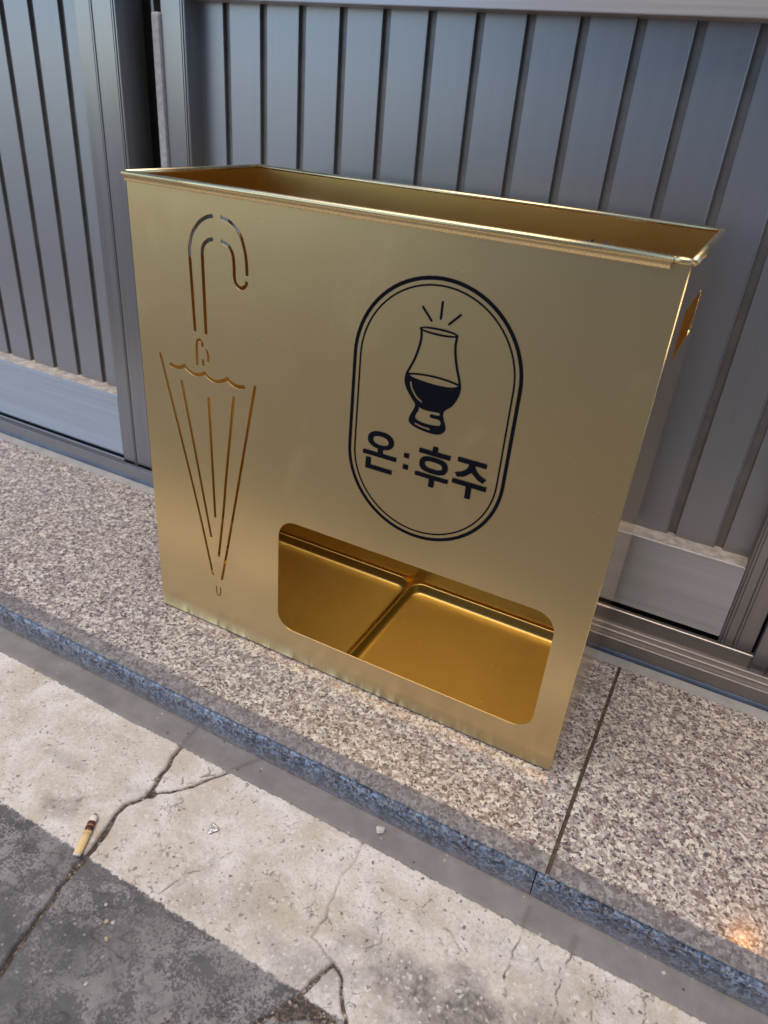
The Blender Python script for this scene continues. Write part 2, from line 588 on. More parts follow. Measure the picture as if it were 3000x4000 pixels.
def sheet_front(y):            # sheet (u,v,w) -> world (u, y - w, v)
    return Matrix(((1, 0, 0, 0), (0, 0, -1, y), (0, 1, 0, 0), (0, 0, 0, 1)))

def sheet_side(x):             # sheet (u,v,w) -> world (x + w, u, v)
    return Matrix(((0, 0, 1, x), (1, 0, 0, 0), (0, 1, 0, 0), (0, 0, 0, 1)))

# ------------------------------------------------------------------ numpy noise
def vnoise(x, y, seed=0):
    xi, yi = np.floor(x).astype(np.int64), np.floor(y).astype(np.int64)
    xf, yf = x - xi, y - yi
    def h(a, b):
        n = (a * 374761393 + b * 668265263 + seed * 1442695041) & 0x7fffffff
        n = ((n ^ (n >> 13)) * 1274126177) & 0x7fffffff
        n = n ^ (n >> 16)
        return (n & 0xffff) / 65535.0
    u, v = xf * xf * (3 - 2 * xf), yf * yf * (3 - 2 * yf)
    return (h(xi, yi) * (1 - u) + h(xi + 1, yi) * u) * (1 - v) + (h(xi, yi + 1) * (1 - u) + h(xi + 1, yi + 1) * u) * v

def fbm(x, y, scale, octv=4, seed=0, gain=0.5):
    s, a, t = 0, 1.0, 0
    for i in range(octv):
        s = s + a * vnoise(x * scale * 2 ** i, y * scale * 2 ** i, seed + i * 17)
        t += a
        a *= gain
    return s / t

def dist_poly(X, Y, pts):
    """distance to a polyline and the parameter along it"""
    best = np.full(X.shape, 1e9)
    for (x0, y0), (x1, y1) in zip(pts, pts[1:]):
        dx, dy = x1 - x0, y1 - y0
        t = np.clip(((X - x0) * dx + (Y - y0) * dy) / (dx * dx + dy * dy), 0, 1)
        best = np.minimum(best, np.hypot(X - x0 - t * dx, Y - y0 - t * dy))
    return best

# ================================================================== GROUND
GZ = -0.040
pave = mesh_obj('pavement', [], [], None)
pave['kind'] = 'structure'
def far_sheet(x0, x1, y0, y1, z):
    return [(x0, y0, z), (x1, y0, z), (x1, y1, z), (x0, y1, z)]
GX0, GX1, GY0, GY1 = -0.30, 0.90, -0.45, -0.1395
vs, fs = [], []
for r in ((-40, 40, -60, GY0), (-40, GX0, GY0, GY1), (GX1, 40, GY0, GY1)):
    b = len(vs)
    vs += far_sheet(*r, GZ)
    fs.append((b, b + 1, b + 2, b + 3))
pave.data.from_pydata(vs, [], fs)
pave.data.materials.append(M['paving'])
box('joint_soil', GX0 - .01, GX1 + .01, GY0 - .01, -0.10, -0.10, GZ - 0.0026, M['soil'], pave, 0)['kind'] = 'stuff'

ST = 0.0011
xs = np.arange(GX0, GX1 + ST / 2, ST)
ys = np.arange(GY0, GY1 + ST / 2, ST)
X, Y = np.meshgrid(xs, ys)
wx = (fbm(X, Y, 90, 3, 5) - .5) * 0.004
wy = (fbm(X, Y, 90, 3, 9) - .5) * 0.004
Xw, Yw = X + wx, Y + wy
J_MAIN = [(.1450, -.10), (.1469, -.1286), (.1493, -.1495), (.1558, -.1773), (.1594, -.1944), (.1618, -.2047), (.1573, -.215), (.1517, -.224), (.1508, -.2356),
          (.1577, -.2578), (.161, -.2758), (.161, -.2901), (.1642, -.3067), (.1682, -.322), (.1728, -.347), (.1798, -.3763), (.1823, -.3857), (.19, -.45), (.192, -.52)]
J_BR = [(.1618, -.2047), (.1641, -.1994), (.1786, -.1877), (.1927, -.1712), (.2127, -.1372), (.2289, -.1113)]
J_L = [(.4035, -.2479), (.3982, -.2658), (.3930, -.2773), (.3865, -.2955), (.3749, -.3163), (.35, -.36), (.33, -.43), (.325, -.52)]
J_R = [(.4035, -.2479), (.4139, -.2535), (.421, -.2654), (.4315, -.2777), (.46, -.31), (.50, -.38), (.52, -.52)]
J_T = [(.3935, -.285), (.4069, -.2868), (.4217, -.2875), (.4440, -.292)]
J_C = [(.4035, -.2479), (.384, -.24), (.3763, -.2388), (.3766, -.2277), (.3784, -.2205), (.3751, -.211), (.3748, -.2), (.371, -.18), (.3735, -.16), (.370, -.13)]
nw = fbm(X, Y, 60, 3, 21)
dj = np.minimum.reduce([
    dist_poly(Xw, Yw, J_MAIN) - (0.0013 + 0.0018 * nw),
    dist_poly(Xw, Yw, J_BR) - (0.0003 + 0.0010 * nw),
    dist_poly(Xw, Yw, J_L) - (0.0007 + 0.0012 * nw),
    dist_poly(Xw, Yw, J_R) - (0.0005 + 0.0009 * nw),
    dist_poly(Xw, Yw, J_T) - (0.0030 + 0.0022 * nw),
    dist_poly(Xw, Yw, J_C) + 0.0001,
    np.hypot(X - .163, Y + .200) - 0.0052,
    np.hypot((X - .397), (Y + .288)) - 0.0075,
])
hair = dist_poly(Xw, Yw, J_C)
CR = [[(.5308, -.12), (.5308, -.1434), (.5304, -.1616), (.5315, -.1691), (.5311, -.1872), (.5364, -.2049), (.54, -.23)],
      [(.5735, -.125), (.5735, -.1418), (.5745, -.1563)], [(.5693, -.1573), (.5728, -.1765), (.5747, -.1991), (.578, -.22)],
      [(.6354, -.1405), (.6376, -.1578), (.6382, -.18)], [(.4723, -.1743), (.4906, -.1868)], 
      [(.5946, -.164), (.6004, -.17), (.6033, -.1859)], [(.3542, -.1982), (.3621, -.2096), (.3618, -.2201), (.3556, -.2263), (.345, -.225)],
      [(.27, -.212), (.262, -.232), (.246, -.252), (.244, -.274)],
      [(.425, -.20), (.43, -.215), (.42, -.226)], [(.55, -.16), (.558, -.168)], [(.66, -.16), (.668, -.175)],
      [(.19, -.145), (.197, -.153), (.192, -.162), (.202, -.15)], [(.187, -.172), (.195, -.165), (.207, -.148)], [(.175, -.168), (.182, -.175)]]
rng = random.Random(3)
for i in range(9):
    x, y, a = rng.uniform(.2, .75), rng.uniform(-.275, -.145), rng.uniform(0, 6.28)
    p = [(x, y)]
    for j in range(rng.randint(1, 4)):
        a += rng.uniform(-.9, .9)
        x += math.cos(a) * rng.uniform(.003, .008)
        y += math.sin(a) * rng.uniform(.003, .008)
        p.append((x, y))
    CR.append(p)
dc = np.full(X.shape, 1e9)
for i, p in enumerate(CR):
    x0, x1 = min(q[0] for q in p) - .01, max(q[0] for q in p) + .01
    y0, y1 = min(q[1] for q in p) - .01, max(q[1] for q in p) + .01
    i0, i1 = np.searchsorted(xs, (x0, x1))
    k0, k1 = np.searchsorted(ys, (y0, y1))
    if i1 > i0 and k1 > k0:
        s = (slice(k0, k1), slice(i0, i1))
        dc[s] = np.minimum(dc[s], dist_poly(X[s] + wx[s] * 1.6, Y[s] + wy[s] * 1.6, p) + (0 if i < 14 else 0.0004))
crack = np.clip(1.2 - dc / 0.0008, 0, 1) * np.clip(fbm(X, Y, 150, 2, 33) * 3.2 - .9, 0, 1)
crack = np.maximum(crack, np.clip(1.1 - hair / 0.0009, 0, 1) * 0.55)
crack = np.maximum(crack, np.clip(1 - dj / 0.0015, 0, 1) ** 2 * 0.5)
# slate-like terraces of the stamped concrete
ang = 0.55
U, V = X * math.cos(ang) + Y * math.sin(ang), -X * math.sin(ang) + Y * math.cos(ang)
t = fbm(U * 0.45, V, 24, 4, 41) * 5.0
fr = t - np.floor(t)
terr = np.floor(t) + np.clip((fr - 0.86) / 0.14, 0, 1)
edge = np.clip(1 - np.abs(fr - 0.93) / 0.09, 0, 1)
paint = np.clip((Y + 0.283) / 0.004, 0, 1)
for p in ([(.1974, -.3661), (.2032, -.3386), (.2049, -.3242), (.2105, -.3085), (.2199, -.2959), (.2359, -.2992), (.2407, -.3073)], [(.2364, -.3245), (.2591, -.3438)],
          [(.2622, -.3718), (.2871, -.337), (.2978, -.3378)], [(.1306, -.3427), (.1393, -.3347), (.1417, -.3125), (.1474, -.2903)], [(.3466, -.3098), (.3376, -.3252), (.3311, -.3414)],
          [(.2367, -.3001), (.2451, -.281)]):
    edge = np.maximum(edge, np.clip(1 - dist_poly(Xw, Yw, p) / 0.0022, 0, 1))
relief = edge * (1 - paint)
soilf = np.zeros_like(X)
for (x, y, rx, ry, s) in ((.462, -.238, .055, .026, .75), (.423, -.225, .03, .02, .55), (.51, -.235, .05, .03, 1.0), (.108, -.250, .013, .017, .45), (.09, -.259, .014, .01, .5), (.06, -.213, .03, .007, .35),
                          (.395, -.262, .03, .02, .5), (.36, -.265, .03, .012, .4), (.56, -.225, .05, .03, .8), (.27, -.262, .02, .012, .3), (.155, -.205, .02, .012, .3), (.262, -.232, .008, .022, .28), (.249, -.255, .008, .018, .3), (.31, -.24, .03, .02, .22), (.60, -.17, .12, .02, .25), (.66, -.21, .08, .03, .5)):
    soilf = np.maximum(soilf, s * np.clip(1.35 - np.sqrt(((X - x) / rx) ** 2 + ((Y - y) / ry) ** 2) - (fbm(X, Y, 55, 4, 77) - .5) * 1.6, 0, 1))
H = GZ + (fbm(X, Y, 14, 3, 1) - .5) * 0.0030 + (fbm(X, Y, 120, 3, 2) - .5) * 0.0010
H += terr * 0.0013 * (0.25 + 0.75 * (1 - paint)) - 0.0030 * (0.25 + 0.75 * (1 - paint))
H -= relief * 0.0009
H -= crack * 0.0007
rim = np.clip((dj + 0.0004) / 0.0030, -1.5, 1)
H -= np.where(rim < 1, (1 - rim) ** 2 * 0.0026, 0)
# connected stones
inside = dj > 0.0
lab = np.zeros(X.shape, np.int32)
cur = 0
ny, nx = X.shape
for sy in range(0, ny, 6):
    for sx in range(0, nx, 6):
        if inside[sy, sx] and lab[sy, sx] == 0:
            cur += 1
            lab[sy, sx] = cur
            st = [(sy, sx)]
            while st:
                a, b = st.pop()
                for c, d in ((a + 1, b), (a - 1, b), (a, b + 1), (a, b - 1)):
                    if 0 <= c < ny and 0 <= d < nx and inside[c, d] and lab[c, d] == 0:
                        lab[c, d] = cur
                        st.append((c, d))
grown = lab.copy()
for it in range(3):
    g = grown.copy()
    for dy_, dx_ in ((1, 0), (-1, 0), (0, 1), (0, -1)):
        sh = np.roll(np.roll(grown, dy_, 0), dx_, 1)
        g = np.where((g == 0) & (dj > -0.004), sh, g)
    grown = g
for L in range(1, cur + 1):
    mask = grown == L
    if mask.sum() < 150:
        continue
    q = mask[:-1, :-1] & mask[1:, :-1] & mask[:-1, 1:] & mask[1:, 1:]
    used = np.zeros_like(mask)
    a, b = np.nonzero(q)
    for da, db in ((0, 0), (1, 0), (0, 1), (1, 1)):
        used[a + da, b + db] = True
    idx = -np.ones(mask.shape, np.int64)
    idx[used] = np.arange(used.sum())
    verts = np.c_[X[used], Y[used], H[used]]
    faces = np.c_[idx[a, b], idx[a, b + 1], idx[a + 1, b + 1], idx[a + 1, b]]
    me = bpy.data.meshes.new('paving_stone')
    me.vertices.add(len(verts))
    me.vertices.foreach_set('co', verts.ravel())
    me.loops.add(faces.size)
    me.loops.foreach_set('vertex_index', faces.ravel())
    me.polygons.add(len(faces))
    me.polygons.foreach_set('loop_start', np.arange(0, faces.size, 4))
    me.update(calc_edges=True)
    for nm, arr in (('crack', crack), ('relief', relief), ('soil', soilf)):
        at = me.attributes.new(nm, 'FLOAT', 'POINT')
        at.data.foreach_set('value', arr[used].astype(np.float32))
    me.materials.append(M['paving'])
    me.shade_smooth()
    attach(link(bpy.data.objects.new('paving_stone', me)), pave)

# cement fillet between the paving and the step
cx = np.arange(-0.40, 1.0, 0.003)
cy = np.linspace(-0.1412, -0.1075, 15)
CX, CY = np.meshgrid(cx, cy)
CYj = CY + np.where(np.arange(15)[:, None] == 0, (fbm(CX, CY * 0, 60, 4, 3) - .5) * 0.004, 0)
CZ = GZ + 0.0012 + (fbm(CX, CY, 25, 4, 8) - .5) * 0.0016 + np.clip((CY + .113) / .005, 0, 1) * 0.0008
CZ[0] -= 0.004
cd = np.minimum.reduce([dist_poly(CX, CY, p) for p in (J_MAIN[:3], J_BR[-2:], CR[0][:2], CR[1][:2])])
cv = np.c_[CX.ravel(), CYj.ravel(), CZ.ravel()]
nxx = len(cx)
cf = [(j * nxx + i, j * nxx + i + 1, (j + 1) * nxx + i + 1, (j + 1) * nxx + i) for j in range(14) for i in range(nxx - 1)]
strip = mesh_obj('cement_strip', cv, cf, M['cement'], pave, True)
at = strip.data.attributes.new('crack', 'FLOAT', 'POINT')
at.data.foreach_set('value', (np.clip(1 - cd / 0.003, 0, 1).ravel()).astype(np.float32))
for a, b in ((-40, -0.4), (0.997, 40)):
    mesh_obj('cement_strip', far_sheet(a, b, -0.1412, -0.1075, GZ + 0.001), [(0, 1, 2, 3)], M['cement'], pave)

# ================================================================== GRANITE STEP
step = empty('step', (0.2, 0.05, -0.04))
step['kind'] = 'structure'
prof = [(0.215, 0.0), (-0.0900, 0.0), (-0.0940, -0.0004), (-0.1000, -0.0018), (-0.1050, -0.0032), (-0.1072, -0.0044), (-0.1078, -0.0056), (-0.1062, -0.0068), (0.215, -0.0068)]
rprof = [(-0.1055, -0.0070), (-0.1068, -0.0072), (-0.1086, -0.0096), (-0.1096, -0.0150), (-0.1100, -0.0300), (-0.1100, -0.0500), (-0.0900, -0.0500), (-0.0900, -0.0070)]
def slab(x0, x1):
    return prism('granite_slab', prof, x0, x1, M['granite'], step, 'x')
slab(-6.0, 0.5336)
slab(0.5374, 6.0)
prism('slab_joint', [(p[0] + 0.0025, p[1] - 0.0022) for p in prof], 0.5337, 0.5373, M['grout'], step, 'x')
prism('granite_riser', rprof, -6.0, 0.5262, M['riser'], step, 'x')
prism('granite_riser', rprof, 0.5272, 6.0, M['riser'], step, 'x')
prism('slab_core', [(-0.089, -0.0070), (0.214, -0.0070), (0.214, -0.05), (-0.089, -0.05)], -6.0, 6.0, M['grout'], step, 'x')

# ================================================================== DOOR FRAME SILL
sill = empty('door_track', (0.2, 0.24, 0.0), 'grey brown metal door track running along the back of the granite step', 'door track')
XA, XB = -3.0, 3.0
prism('track_channel', [(0.2165, -0.002), (0.2165, 0.0272), (0.2172, 0.0280), (0.2215, 0.0280), (0.2222, 0.0240), (0.2560, 0.0240), (0.2570, 0.0400), (0.2640, 0.0400), (0.2650, 0.0180), (0.300, 0.0180), (0.300, -0.002)], XA, XB, M['sill'], sill, 'x')
for y in (0.2275, 0.2395):
    prism('track_rail', [(y, 0.0235), (y, 0.0300), (y + .0005, 0.0306), (y + .0022, 0.0306), (y + .0027, 0.0300), (y + .0027, 0.0235)], XA, XB, M['track'], sill, 'x')
prism('track_lip', [(0.2566, 0.0402), (0.2566, 0.0420), (0.2572, 0.0426), (0.2632, 0.0426), (0.2640, 0.0420), (0.2640, 0.0402)], XA, XB, M['track'], sill, 'x')
prism('sky_tint_bead', [(0.2148, 0.0035), (0.2140, 0.0075), (0.2148, 0.0100), (0.2164, 0.0105), (0.2164, 0.0035)], XA, XB, M['sky_tint'], sill, 'x')  # added strip carrying the blue sky reflection along the sill foot in its colour
prism('caulk_bead', [(0.2030, 0.0002), (0.2060, 0.0022), (0.2110, 0.0040), (0.2150, 0.0046), (0.2163, 0.0030), (0.2163, 0.0002)], XA, XB, M['caulk'], sill, 'x')
box('gasket', XA, XB, 0.2655, 0.2990, 0.0184, 0.0205, M['gasket'], sill, 0)
box('gasket', -0.62, -0.262, 0.2300, 0.2390, 0.0245, 0.0285, M['gasket'], sill, 0)

# ================================================================== DOOR LEAVES
def board_mesh(name, w, z0, z1, yb):
    g = 0.0105
    poly = [(g, yb), (w - .0012, yb), (w - .0004, yb - .0010), (w + .0006, yb - .0010), (w + .0010, yb), (w + .0014, yb + .0042), (w + g - .0002, yb + .0042), (w + g - .0002, yb + .0100), (g, yb + .0100)]
    o = prism(name, poly, z0, z1, M['board'])
    me = o.data
    me.materials.append(M['groove'])
    for i_ in (4, 5, 6):
        me.polygons[i_].material_index = 1
    bpy.data.objects.remove(o)
    return me

def leaf(name, label, x0, x1, ys_, yb, zr0, zr1, zmid, first, pitch, count, ztop):
    d = empty(name, ((x0 + x1) / 2, ys_ + 0.02, zr0), label, 'sliding door', 'metal sliding doors')
    th = 0.040
    # bottom rail with its dusty top
    box('bottom_rail', x0 + .0385, x1 - .0385, ys_, ys_ + th, zr0, zr1, M['rail'], d, 0.0012)
    # dust on the rail
    n = int((x1 - x0 - .08) / 0.0025)
    vx = np.linspace(x0 + .0387, x1 - .0387, n)
    vy = np.linspace(ys_ + .0030, yb + .004, 12)
    VX, VY = np.meshgrid(vx, vy)
    prof_ = np.clip((VY - ys_ - .003) / (yb - ys_), 0, 1)
    lump = fbm(VX, VY, 70, 4, 12)
    gx = (VX - first) / pitch
    gd = np.abs(gx - np.floor(gx) - 0.1) * pitch
    VZ = zr1 + 0.0006 + prof_ ** 1.5 * 0.0012 * (0.4 + lump) + np.clip(1 - gd / 0.008, 0, 1) * prof_ * 0.0020 * (0.2 + lump)
    VZ[0] = zr1 - 0.0004
    mesh_obj('dust_ledge', np.c_[VX.ravel(), VY.ravel(), VZ.ravel()],
             [(j * n + i, j * n + i + 1, (j + 1) * n + i + 1, (j + 1) * n + i) for j in range(11) for i in range(n - 1)], M['dust'], d, True)
    # mid rail
    box('mid_rail', x0 + .0385, x1 - .0385, ys_ - .0005, ys_ + th, zmid, zmid + 0.075, M['rail'], d, 0.0012)
    box('top_rail', x0 + .0385, x1 - .0385, ys_, ys_ + th, ztop - .06, ztop, M['rail'], d, 0.0012)
    box('glass_pane', x0 + .036, x1 - .036, ys_ + .016, ys_ + .022, zmid + .070, ztop - .055, M['glass'], d, 0)
    # boards
    me = None
    for k in range(count):
        xk = first + k * pitch
        if me is None:
            me = board_mesh('board', pitch, zr1 - .006, zmid + .012, yb)
        o = link(bpy.data.objects.new('board', me))
        o.location = (xk, 0, 0)
        attach(o, d)
    # backing so no light leaks at the ends
    box('back_sheet', x0 + .02, x1 - .02, yb + .0105, yb + .0125, zr1 - .02, zmid + .03, M['stile'], d, 0)
    return d

def stile(x0, x1, y0, y1, z0, z1, d, beads):
    """vertical bar whose front has small rounded beads at the given x"""
    pts = [(x0, y1), (x0, y0 + .001), (x0 + .001, y0)]
    for b in beads:
        pts += [(b - .0026, y0), (b - .0022, y0 + .0014), (b - .0012, y0 + .0016), (b - .0008, y0 - .0006), (b + .0008, y0 - .0006), (b + .0012, y0 + .0016), (b + .0022, y0 + .0014), (b + .0026, y0)]
    pts += [(x1 - .001, y0), (x1, y0 + .001), (x1, y1)]
    return prism('stile', pts, z0, z1, M['stile'], d, 'z')

# front leaf, left of the stand
d1 = leaf('sliding_door', 'grey ribbed metal sliding door on the left, in front of the other leaf', -1.30, -0.2515, 0.228, 0.254, 0.038, 0.139, 0.672, -0.348 - 0.0555 * 16, 0.0555, 17, 2.05)
stile(-0.290, -0.2225, 0.2275, 0.272, 0.026, 2.05, d1, (-0.2625, -0.2275))
stile(-1.32, -1.2615, 0.2275, 0.272, 0.026, 2.05, d1, ())
# rear leaf behind the stand
d2 = leaf('sliding_door', 'grey ribbed metal sliding door behind the gold umbrella stand', -0.1835, 0.6685, 0.2600, 0.284, 0.0510, 0.1497, 0.6600, 0.2149 - 0.0538 * 7, 0.0538, 16, 2.05)
stile(-0.1820, -0.1450, 0.2595, 0.302, 0.046, 2.05, d2, (-0.1495,))
stile(0.6300, 0.6680, 0.2595, 0.302, 0.044, 2.05, d2, (0.6345, 0.6480))
box('weather_strip', -0.1940, -0.1822, 0.2550, 0.285, 0.046, 0.6455, M['brush'], d2, 0.003)
box('edge_strip', -0.1985, -0.1942, 0.2615, 0.290, 0.046, 2.05, M['stile'], d2, 0.0006)
box('gasket', -0.2040, -0.1987, 0.2660, 0.290, 0.046, 2.05, M['gasket'], d2, 0)
d3 = empty('door_jamb', (0.72, 0.25, 0.0), 'brown grey metal door jamb at the right edge', 'door jamb')
stile(0.6705, 0.7600, 0.2520, 0.320, 0.024, 2.05, d3, (0.690,)).name = 'jamb_profile'
wall = box('wall', -6, 6, 0.335, 0.55, -0.1, 3.4, M['wall'], None, 0)
wall['kind'] = 'structure'
head = box('lintel', -6, 6, 0.20, 0.334, 2.06, 3.4, M['wall'], None, 0)
tag(head, 'plain rendered wall band above the sliding doors', 'wall')
side = box('side_wall', 0.765, 6, 0.23, 0.334, 0.001, 2.059, M['wall'], None, 0)
tag(side, 'plain rendered wall right of the door jamb', 'wall')
side2 = box('side_wall', -6, -1.325, 0.23, 0.334, 0.001, 2.059, M['wall'], None, 0)
tag(side2, 'plain rendered wall left of the sliding doors', 'wall')

# small lit lamp on the wall just right of the jamb; its glint shows on the granite
lampo = empty('wall_lamp', (0.790, 0.229, 0.38), 'small round orange lamp on the wall beside the door jamb, glinting on the granite', 'lamp')
bm = bmesh.new()
bmesh.ops.create_cone(bm, cap_ends=True, segments=28, radius1=0.020, radius2=0.017, depth=0.010, matrix=Matrix.Translation((0.790, 0.2245, 0.38)) @ Matrix.Rotation(math.pi / 2, 4, 'X'))
bm_obj('lamp_base', bm, M['stile'], lampo)
bm = bmesh.new()
bmesh.ops.create_uvsphere(bm, u_segments=24, v_segments=12, radius=0.012, matrix=Matrix.Translation((0.790, 0.2165, 0.38)))
kl = NT('orange_lamp'); kl.set(Base_Color=(0.9, 0.4, 0.1, 1), Emission_Color=(1.0, 0.42, 0.08, 1), Emission_Strength=30.0)
bm_obj('lamp_lens', bm, kl.mat, lampo, True)

# the building across the narrow lane, behind the camera
facing = empty('facing_building', (4.0, -3.6, GZ), 'plain rendered building across the lane behind the camera, seen only mirrored in metal', 'building')
box('facade', -1.2, 14.0, -6.0, -3.4, GZ, 5.6, M['facade'], facing, 0)
for ix in range(6):
    for iz in range(2):
        x0, z0 = 0.2 + ix * 2.2, 1.0 + iz * 2.5
        box('window', x0, x0 + 1.3, -3.43, -3.385, z0, z0 + 1.4, M['glass'], facing, 0)
        box('window_sill', x0 - .05, x0 + 1.35, -3.42, -3.33, z0 - .08, z0 - .004, M['cement'], facing, 0)

# ================================================================== UMBRELLA STAND
Wd, Dp, Ht = 0.5058, 0.2061, 0.5
Wm = Wd * 1000
stand = empty('umbrella_stand', (Wd / 2, Dp / 2, 0), 'gold sheet metal umbrella stand with cut out umbrella and black emblem on granite step', 'umbrella stand')
umb = [
    stroke([(101, 473), (93.5, 471.0), (84.5, 465.3), (76.8, 456), (72.8, 445), (71.9, 437.8), (72.6, 410), (73.2, 385), (73.8, 364.5)], 3.7, cap0='butt'),
    stroke([(100.3, 453.3), (94.4, 451.3), (89.5, 447.3), (87.1, 440.9), (86.9, 425), (87.1, 395), (87.3, 364)], 3.9, cap0='butt'),
    stroke([(109.1, 473.2), (120.3, 470), (130.1, 462), (135.2, 449), (137.2, 436.7), (137.5, 426.3)], 3.6, cap0='butt', cap1='butt'),
    stroke([(108.9, 452.8), (116.6, 450.3), (121.8, 443.5), (123.2, 433), (123.4, 422), (126, 416.8), (131.3, 414.8), (135.8, 417.8), (137.2, 422)], 3.7, cap0='butt', cap1='butt'),
    stroke([(82, 350), (82, 353.5), (79.2, 356), (75.8, 354.6), (74.8, 349), (74.6, 340), (74.4, 330)], 3.0),
    stroke([(87, 347.2), (88.9, 342), (88.4, 336)], 2.8),
    stroke([(82, 336), (82.1, 330.5)], 2.9),
    [(38.6, 320.2), (37.4, 322.2), (39.0, 324.6), (40.8, 324.6), (44.5, 323.4), (48.5, 323.2), (53, 324.6), (57.7, 327.5), (61.5, 324), (66.7, 321.3), (71.5, 320.9), (76.5, 321.9), (80, 323.4), (83.4, 325.4),
     (88, 321.6), (93.6, 319.4), (98, 319.4), (103.2, 321.2), (107.5, 323.4), (111.6, 326.2), (115.5, 323.2), (120, 321.2), (126, 320.8), (131.5, 321.8), (133.4, 320.6), (133.6, 318.8), (132.4, 317.6),
     (126, 316.0), (119.9, 316.4), (115, 318.6), (111.7, 321.0), (107, 318.0), (102, 316.2), (97.5, 315.4), (93.0, 315.9), (88, 317.6), (83.5, 320.6), (80, 318.6), (76.2, 317.3), (71, 316.8), (66.4, 317.9), (62, 319.8),
     (57.9, 322.8), (54.5, 320.6), (51.0, 319.4), (46.5, 318.8), (42.1, 319.3)],
    stroke([(26.4, 331), (45.6, 249), (66.6, 156.6), (82.2, 76.5)], 3.3, n=3),
    stroke([(52.8, 307.5), (68, 216), (82.2, 129)], 3.4, n=3),
    stroke([(87.2, 297), (88.2, 225), (89.2, 157.5)], 3.5, n=3),
    stroke([(119.0, 305.5), (106.5, 214), (101.0, 168), (91.9, 106)], 3.5, n=3),
    stroke([(145.2, 323), (121.5, 204), (107.5, 134), (95.2, 74.5)], 3.5, n=3),
    stroke([(86.4, 62), (86.9, 53), (89.7, 48.4), (92.2, 53), (92.8, 62.5)], 1.9),
]
outline = [(0.6, 2.0), (Wm - 0.6, 2.0), (Wm - 0.6, 497.0), (0.6, 497.0)]
window = rrect(174, 477, 42, 185, 21)
front = sheet('front_panel', [outline] + umb + [window], 0.0009, M['gold_front'], sheet_front(0.0006), stand, 0.00015)
back = sheet('back_panel', [outline] + [[(Wm - p[0], p[1]) for p in lp] for lp in umb], 0.0009, M['gold'], sheet_front(Dp - 0.0006), stand, 0.00015)
Dm = Dp * 1000
sd_out = [(1.3, 2.0), (Dm - 1.3, 2.0), (Dm - 1.3, 497), (1.3, 497)]
hole = rrect(55, 169, 413, 453, 5)
sheet('side_panel', [sd_out, hole], 0.0009, M['gold_side'], sheet_side(0.0006), stand, 0.00015)
sheet('side_panel', [sd_out, hole], 0.0009, M['gold_side'], sheet_side(Wd - 0.0006), stand, 0.00015)
box('bottom_panel', 0.0014, Wd - 0.0014, 0.0014, Dp - 0.0014, 0.0022, 0.0032, M['gold'], stand, 0)
for (x0_, x1_, y0_, y1_) in ((0.0016, Wd - .0016, 0.0010, 0.0030), (0.0016, Wd - .0016, Dp - .003, Dp - .001), (0.0010, 0.0030, 0.0032, Dp - .0032), (Wd - .003, Wd - .001, 0.0032, Dp - .0032)):
    box('contact_shade_strip', x0_, x1_, y0_, y1_, 0.0002, 0.0019, M['gasket'], stand, 0)  # black strips added to stand for the contact shadow under the panels
for x in (0.03, Wd - .03):
    for y in (0.03, Dp - .03):
        bm = bmesh.new()
        bmesh.ops.create_cone(bm, cap_ends=True, segments=20, radius1=0.009, radius2=0.008, depth=0.0020, matrix=Matrix.Translation((x, y, 0.0011)))
        bm_obj('foot_pad', bm, M['gasket'], stand)
zr = Ht - 0.0029
rr = 0.0028
tube('rim', [(-rr * .6, -0.0013, zr), (Wd * .3, -0.0013, zr), (Wd * .7, -0.0013, zr), (Wd - 0.012, -0.0013, zr)], rr, M['gold_rim'], stand)
tube('rim', [(Wd - 0.0119, -0.0013, zr), (Wd - 0.006, -0.0013, zr), (Wd - 0.0015, -0.0011, zr), (Wd + 0.0012, 0.0004, zr)], [rr * .93, rr * .93, rr * .85, rr * .5], M['gold_rim'], stand)
tube('rim', [(Wd + .0012, 0.0016, zr), (Wd + .0012, Dp * .5, zr), (Wd + .0012, Dp + .001, zr)], rr, M['gold_rim'], stand)
tube('rim', [(Wd - 0.001, Dp + 0.0012, zr), (Wd * .5, Dp + 0.0012, zr), (-0.001, Dp + 0.0012, zr)], rr, M['gold_rim'], stand)
tube('rim', [(-0.0012, Dp - .001, zr), (-0.0012, Dp * .5, zr), (-0.0012, 0.0015, zr)], rr, M['gold_rim'], stand)
# folded hem under the front rim, slightly wavy near the middle
hn = 60
hv = []
for i in range(hn + 1):
    x = 0.0005 + (Wd - 0.0135) * i / hn
    w = 0.0009 * math.exp(-((x - 0.243) / 0.006) ** 2) + 0.0007 * math.exp(-((x - 0.275) / 0.004) ** 2)
    hv += [(x, -0.0030, zr - 0.0005), (x, -0.0026 + w * .3, zr - 0.0062 - w), (x, -0.0002, zr - 0.0068 - w)]
hf = []
for i in range(hn):
    for j in range(2):
        a = i * 3 + j
        hf.append((a, a + 1, a + 4, a + 3))
mesh_obj('hem', hv, hf, M['gold_rim'], stand, True)

